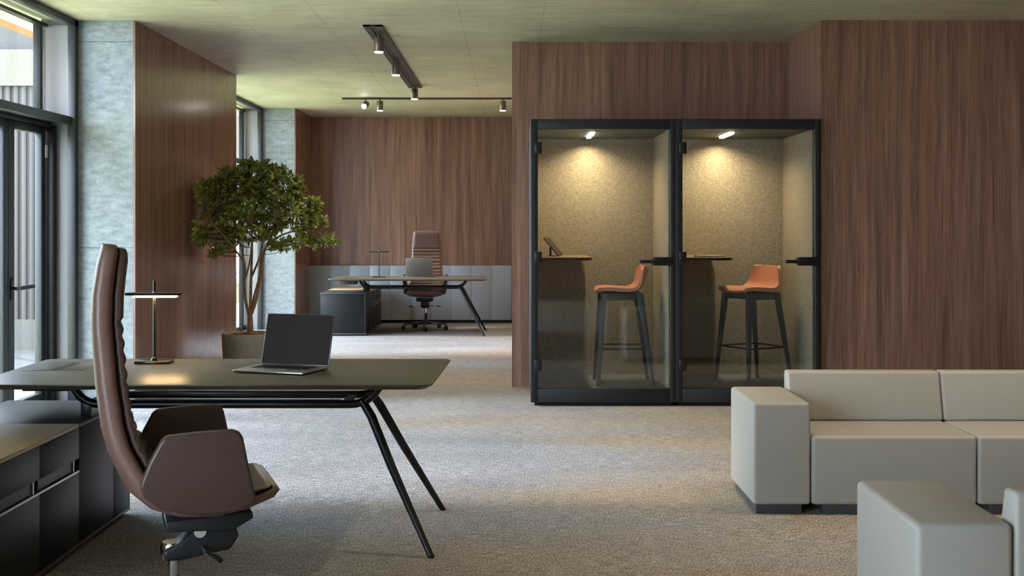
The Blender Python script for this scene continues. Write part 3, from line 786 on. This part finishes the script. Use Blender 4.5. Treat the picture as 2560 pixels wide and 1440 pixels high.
# ------------------------------------------------------------ executive chairs
def make_chair(loc, rz, label):
    t = thing('office_chair', label, 'chair', loc, rz, 'high-backed leather office chairs')
    # rear line of the shell (local x forward, z up) from the top of the back to the tip of the seat
    rear = [(-.228, 1.354), (-.2292, 1.342), (-.243, 1.288), (-.257, 1.194), (-.262, 1.10), (-.258, 1.027), (-.249, .895), (-.233, .763), (-.213, .683), (-.186, .622), (-.150, .55), (-.083, .489), (.009, .456), (.122, .449), (.224, .467), (.315, .503), (.340, .525)]
    th = [.024, .029, .032, .034, .034, .034, .034, .034, .034, .034, .034, .032, .026, .022, .020, .018, .015]
    wd = [.165, .182, .192, .203, .208, .210, .215, .222, .228, .234, .240, .248, .255, .258, .250, .228, .190]
    wr = [0, .0, .0, .0, .004, .006, .01, .014, .018, .022, .028, .03, .03, .03, .026, .016, .01]
    def norms(P):
        out = []
        for i in range(len(P)):
            a = P[max(0, i - 1)]; b = P[min(len(P) - 1, i + 1)]; dx, dz = b[0] - a[0], b[1] - a[1]; l = math.hypot(dx, dz)
            out.append((-dz / l, dx / l))   # travelling down the back, this points forward / up
        return out
    nr = norms(rear)
    st = [(x + n[0] * h, z + n[1] * h, n[0], n[1], w_, h, q) for (x, z), n, w_, h, q in zip(rear, nr, wd, th, wr)]
    sh_ = MB().loft(st).build('chair_shell', LEATHER, t, smooth=True)
    # inner upholstery with ribs over the lumbar zone: resample finely
    fine = []
    for i in range(len(rear) - 1):
        for k in range(12):
            q = k / 12; L1 = lambda a: a[i] * (1 - q) + a[i + 1] * q
            fine.append((rear[i][0] * (1 - q) + rear[i + 1][0] * q, rear[i][1] * (1 - q) + rear[i + 1][1] * q, nr[i][0] * (1 - q) + nr[i + 1][0] * q, nr[i][1] * (1 - q) + nr[i + 1][1] * q, L1(wd), L1(th), L1(wr)))
    st = []; dist = 0
    for i, (x, z, a, b, w_, h, q) in enumerate(fine):
        if i: dist += math.hypot(x - fine[i - 1][0], z - fine[i - 1][1])
        if z > 1.349 and i < 40 or (x > .332 and i > 90): continue
        rib = 0
        if x < 0 and .54 < z < 1.12: rib = .012 * (abs(sin(pi * dist / .050)) ** .7 - 1)
        tk = .021 if i < 130 else .028
        ez = min(1, .55 + (1.352 - z) / .08) if i < 40 else 1
        tk *= (.5 + .5 * ez)
        if i > 130 and x > .10: tk *= max(.10, 1 - (x - .10) / .24)
        off = h * 2 + tk * .55 + rib * .5
        st.append((x + a * off, z + b * off, a, b, max(.05, w_ - .018), tk * .8 + rib * .5 + .002, q))
    MB().loft(st, 32, .30).build('seat_cushion', LEATHER_D, t, smooth=True)
    for sy in (-1, 1):
        poly = [(-.118, .602), (-.090, .675), (-.055, .742), (-.040, .756), (.06, .762), (.165, .764), (.188, .755), (.198, .735), (.215, .65), (.243, .527), (.20, .505), (.138, .494), (.04, .497), (-.055, .522), (-.105, .565)]
        poly = [(x + (z - .5) * .0, z) for x, z in poly]
        M = Matrix.Translation((0, sy * .262, .5)) @ Matrix.Rotation(R(-6) * sy, 4, 'X') @ Matrix.Translation((0, 0, -.5))
        MB().prism(poly, -.019, .019, 'xz', M).build('armrest', LEATHER_D, t, .010, 4)  # darker leather carries the shade on the arms
    # mechanism
    MB().prism([(-.03, .44), (.25, .455), (.255, .43), (.19, .395), (-.03, .405)], -.11, .11).build('seat_plate', DARKFRAME, t, .006)
    mech = MB().prism([(.075, .40), (.20, .40), (.215, .36), (.185, .315), (.02, .293), (-.03, .295), (-.035, .33), (.02, .352)], -.055, .055).build('tilt_mechanism', DARKFRAME, t, .012, 3)
    MB().lathe([(.036, .292), (.040, .300), (.040, .340), (.034, .348)], 28).build('column_head', CHROME, t, smooth=True)
    MB().tube([(.085, -.055, .385), (.085, .055, .385)], .02, 16).build('pivot', CHROME, t, smooth=True)
    for sy in (-1, 1):
        lv_ = MB().tube([(.09, sy * .05, .335), (.098, sy * .13, .332), (.12, sy * .17, .330)], .006, 10).build('lever', CHROME, t, smooth=True)
        MB().tube([(.12, sy * .17, .330), (.135, sy * .215, .328)], .009, 12).build('lever_knob', BLACK, lv_, smooth=True)
    MB().tube([(0, 0, .20), (0, 0, .295)], .0145, 18).build('gas_lift', CHROME, t, smooth=True)
    MB().lathe([(.045, .085), (.04, .11), (.026, .13), (.025, .225), (.022, .23)], 24).build('column', BLACK, t, smooth=True)
    for k in range(5):
        a = 2 * pi * k / 5; dx, dy = cos(a), sin(a)
        def P(r, z, w_): return [(r * dx - dy * w_, r * dy + dx * w_, z), (r * dx + dy * w_, r * dy - dx * w_, z)]
        a0, a1 = P(.02, .075, .026), P(.31, .072, .014); b0, b1 = P(.02, .118, .022), P(.31, .088, .012)
        b = MB(); b.hexa([a0[0], a0[1], a1[1], a1[0], b0[0], b0[1], b1[1], b1[0]]); ft = b.build('base_arm', BLACK, t, .005)
        c = MB(); c.tube([(.30 * dx, .30 * dy, .045), (.30 * dx, .30 * dy, .078)], .008, 8)
        aa = a + .9 + k * 1.3; ex, ey = cos(aa) , sin(aa)
        cxp, cyp = .30 * dx + ex * .012, .30 * dy + ey * .012
        for sg in (-1, 1):
            ox, oy = -ey * .016 * sg, ex * .016 * sg
            c.tube([(cxp + ox * .5, cyp + oy * .5, .0275), (cxp + ox * 1.5, cyp + oy * 1.5, .0275)], .0275, 18)
        c.tube([(cxp - ey * .01, cyp + ex * .01, .036), (cxp + ey * .01, cyp - ex * .01, .036)], .026, 14)
        c.build('castor', BLACK, ft)
    return t
ch = make_chair((-848 / 740, Y(740), 0), R(20), 'tall brown leather chair in the foreground, seen from the side')
dup(ch, (-1.185, Y(182.2), 0), R(-90), 'brown leather chair with ribbed back behind the far desk')

# ------------------------------------------------------------ sofas
def sofa(x0, yf, flip, n, label):
    """arm on the left, then n seat modules; flip=1 back away from the viewer, -1 back towards the viewer"""
    t = thing('sofa', label, 'sofa', (x0, yf, 0), 0, 'grey modular sofas')
    D = .59; q = (lambda a, b: (a, b)) if flip == 1 else (lambda a, b: (D - b, D - a))
    def Bx(name, xa, xb, a, b, za, zb, mat=SOFA, bev=.018, lab=None):
        a, b = q(a, b); return MB().box(xa, xb, a, b, za, zb).build(name, mat, t, bev, 4)
    Bx('armrest', 0, .283, 0, D, .048, .549)
    Bx('foot', .02, .245, .03, D - .03, 0, .05, SOFAFOOT, .002)
    for k in range(n):
        a = .287 + k * .815; b = a + .811
        Bx('seat', a, b, 0, D - .11, .048, .385)
        Bx('foot', a + .06, b - .06, .03, D - .05, 0, .05, SOFAFOOT, .002)
        # leaning back
        f0, f1, b1 = D - .145, D - .085, D
        za, zb = .385, .641
        pts = [(a, f0, za), (b, f0, za), (b, b1, za), (a, b1, za), (a, f1, zb), (b, f1, zb), (b, b1, zb), (a, b1, zb)]
        if flip == -1: pts = [(x, D - y, z) for x, y, z in pts]
        MB().hexa(pts).build('backrest', SOFA, t, .015, 4)
        Bx('back_base', a, b, D - .106, D - .004, .05, .383)
    return t
sofa(1.180, Y(511), 1, 4, 'long light grey low sofa against the walnut wall')
sofa(1.170, Y(864), -1, 4, 'light grey low sofa in the right foreground, its back to the viewer')
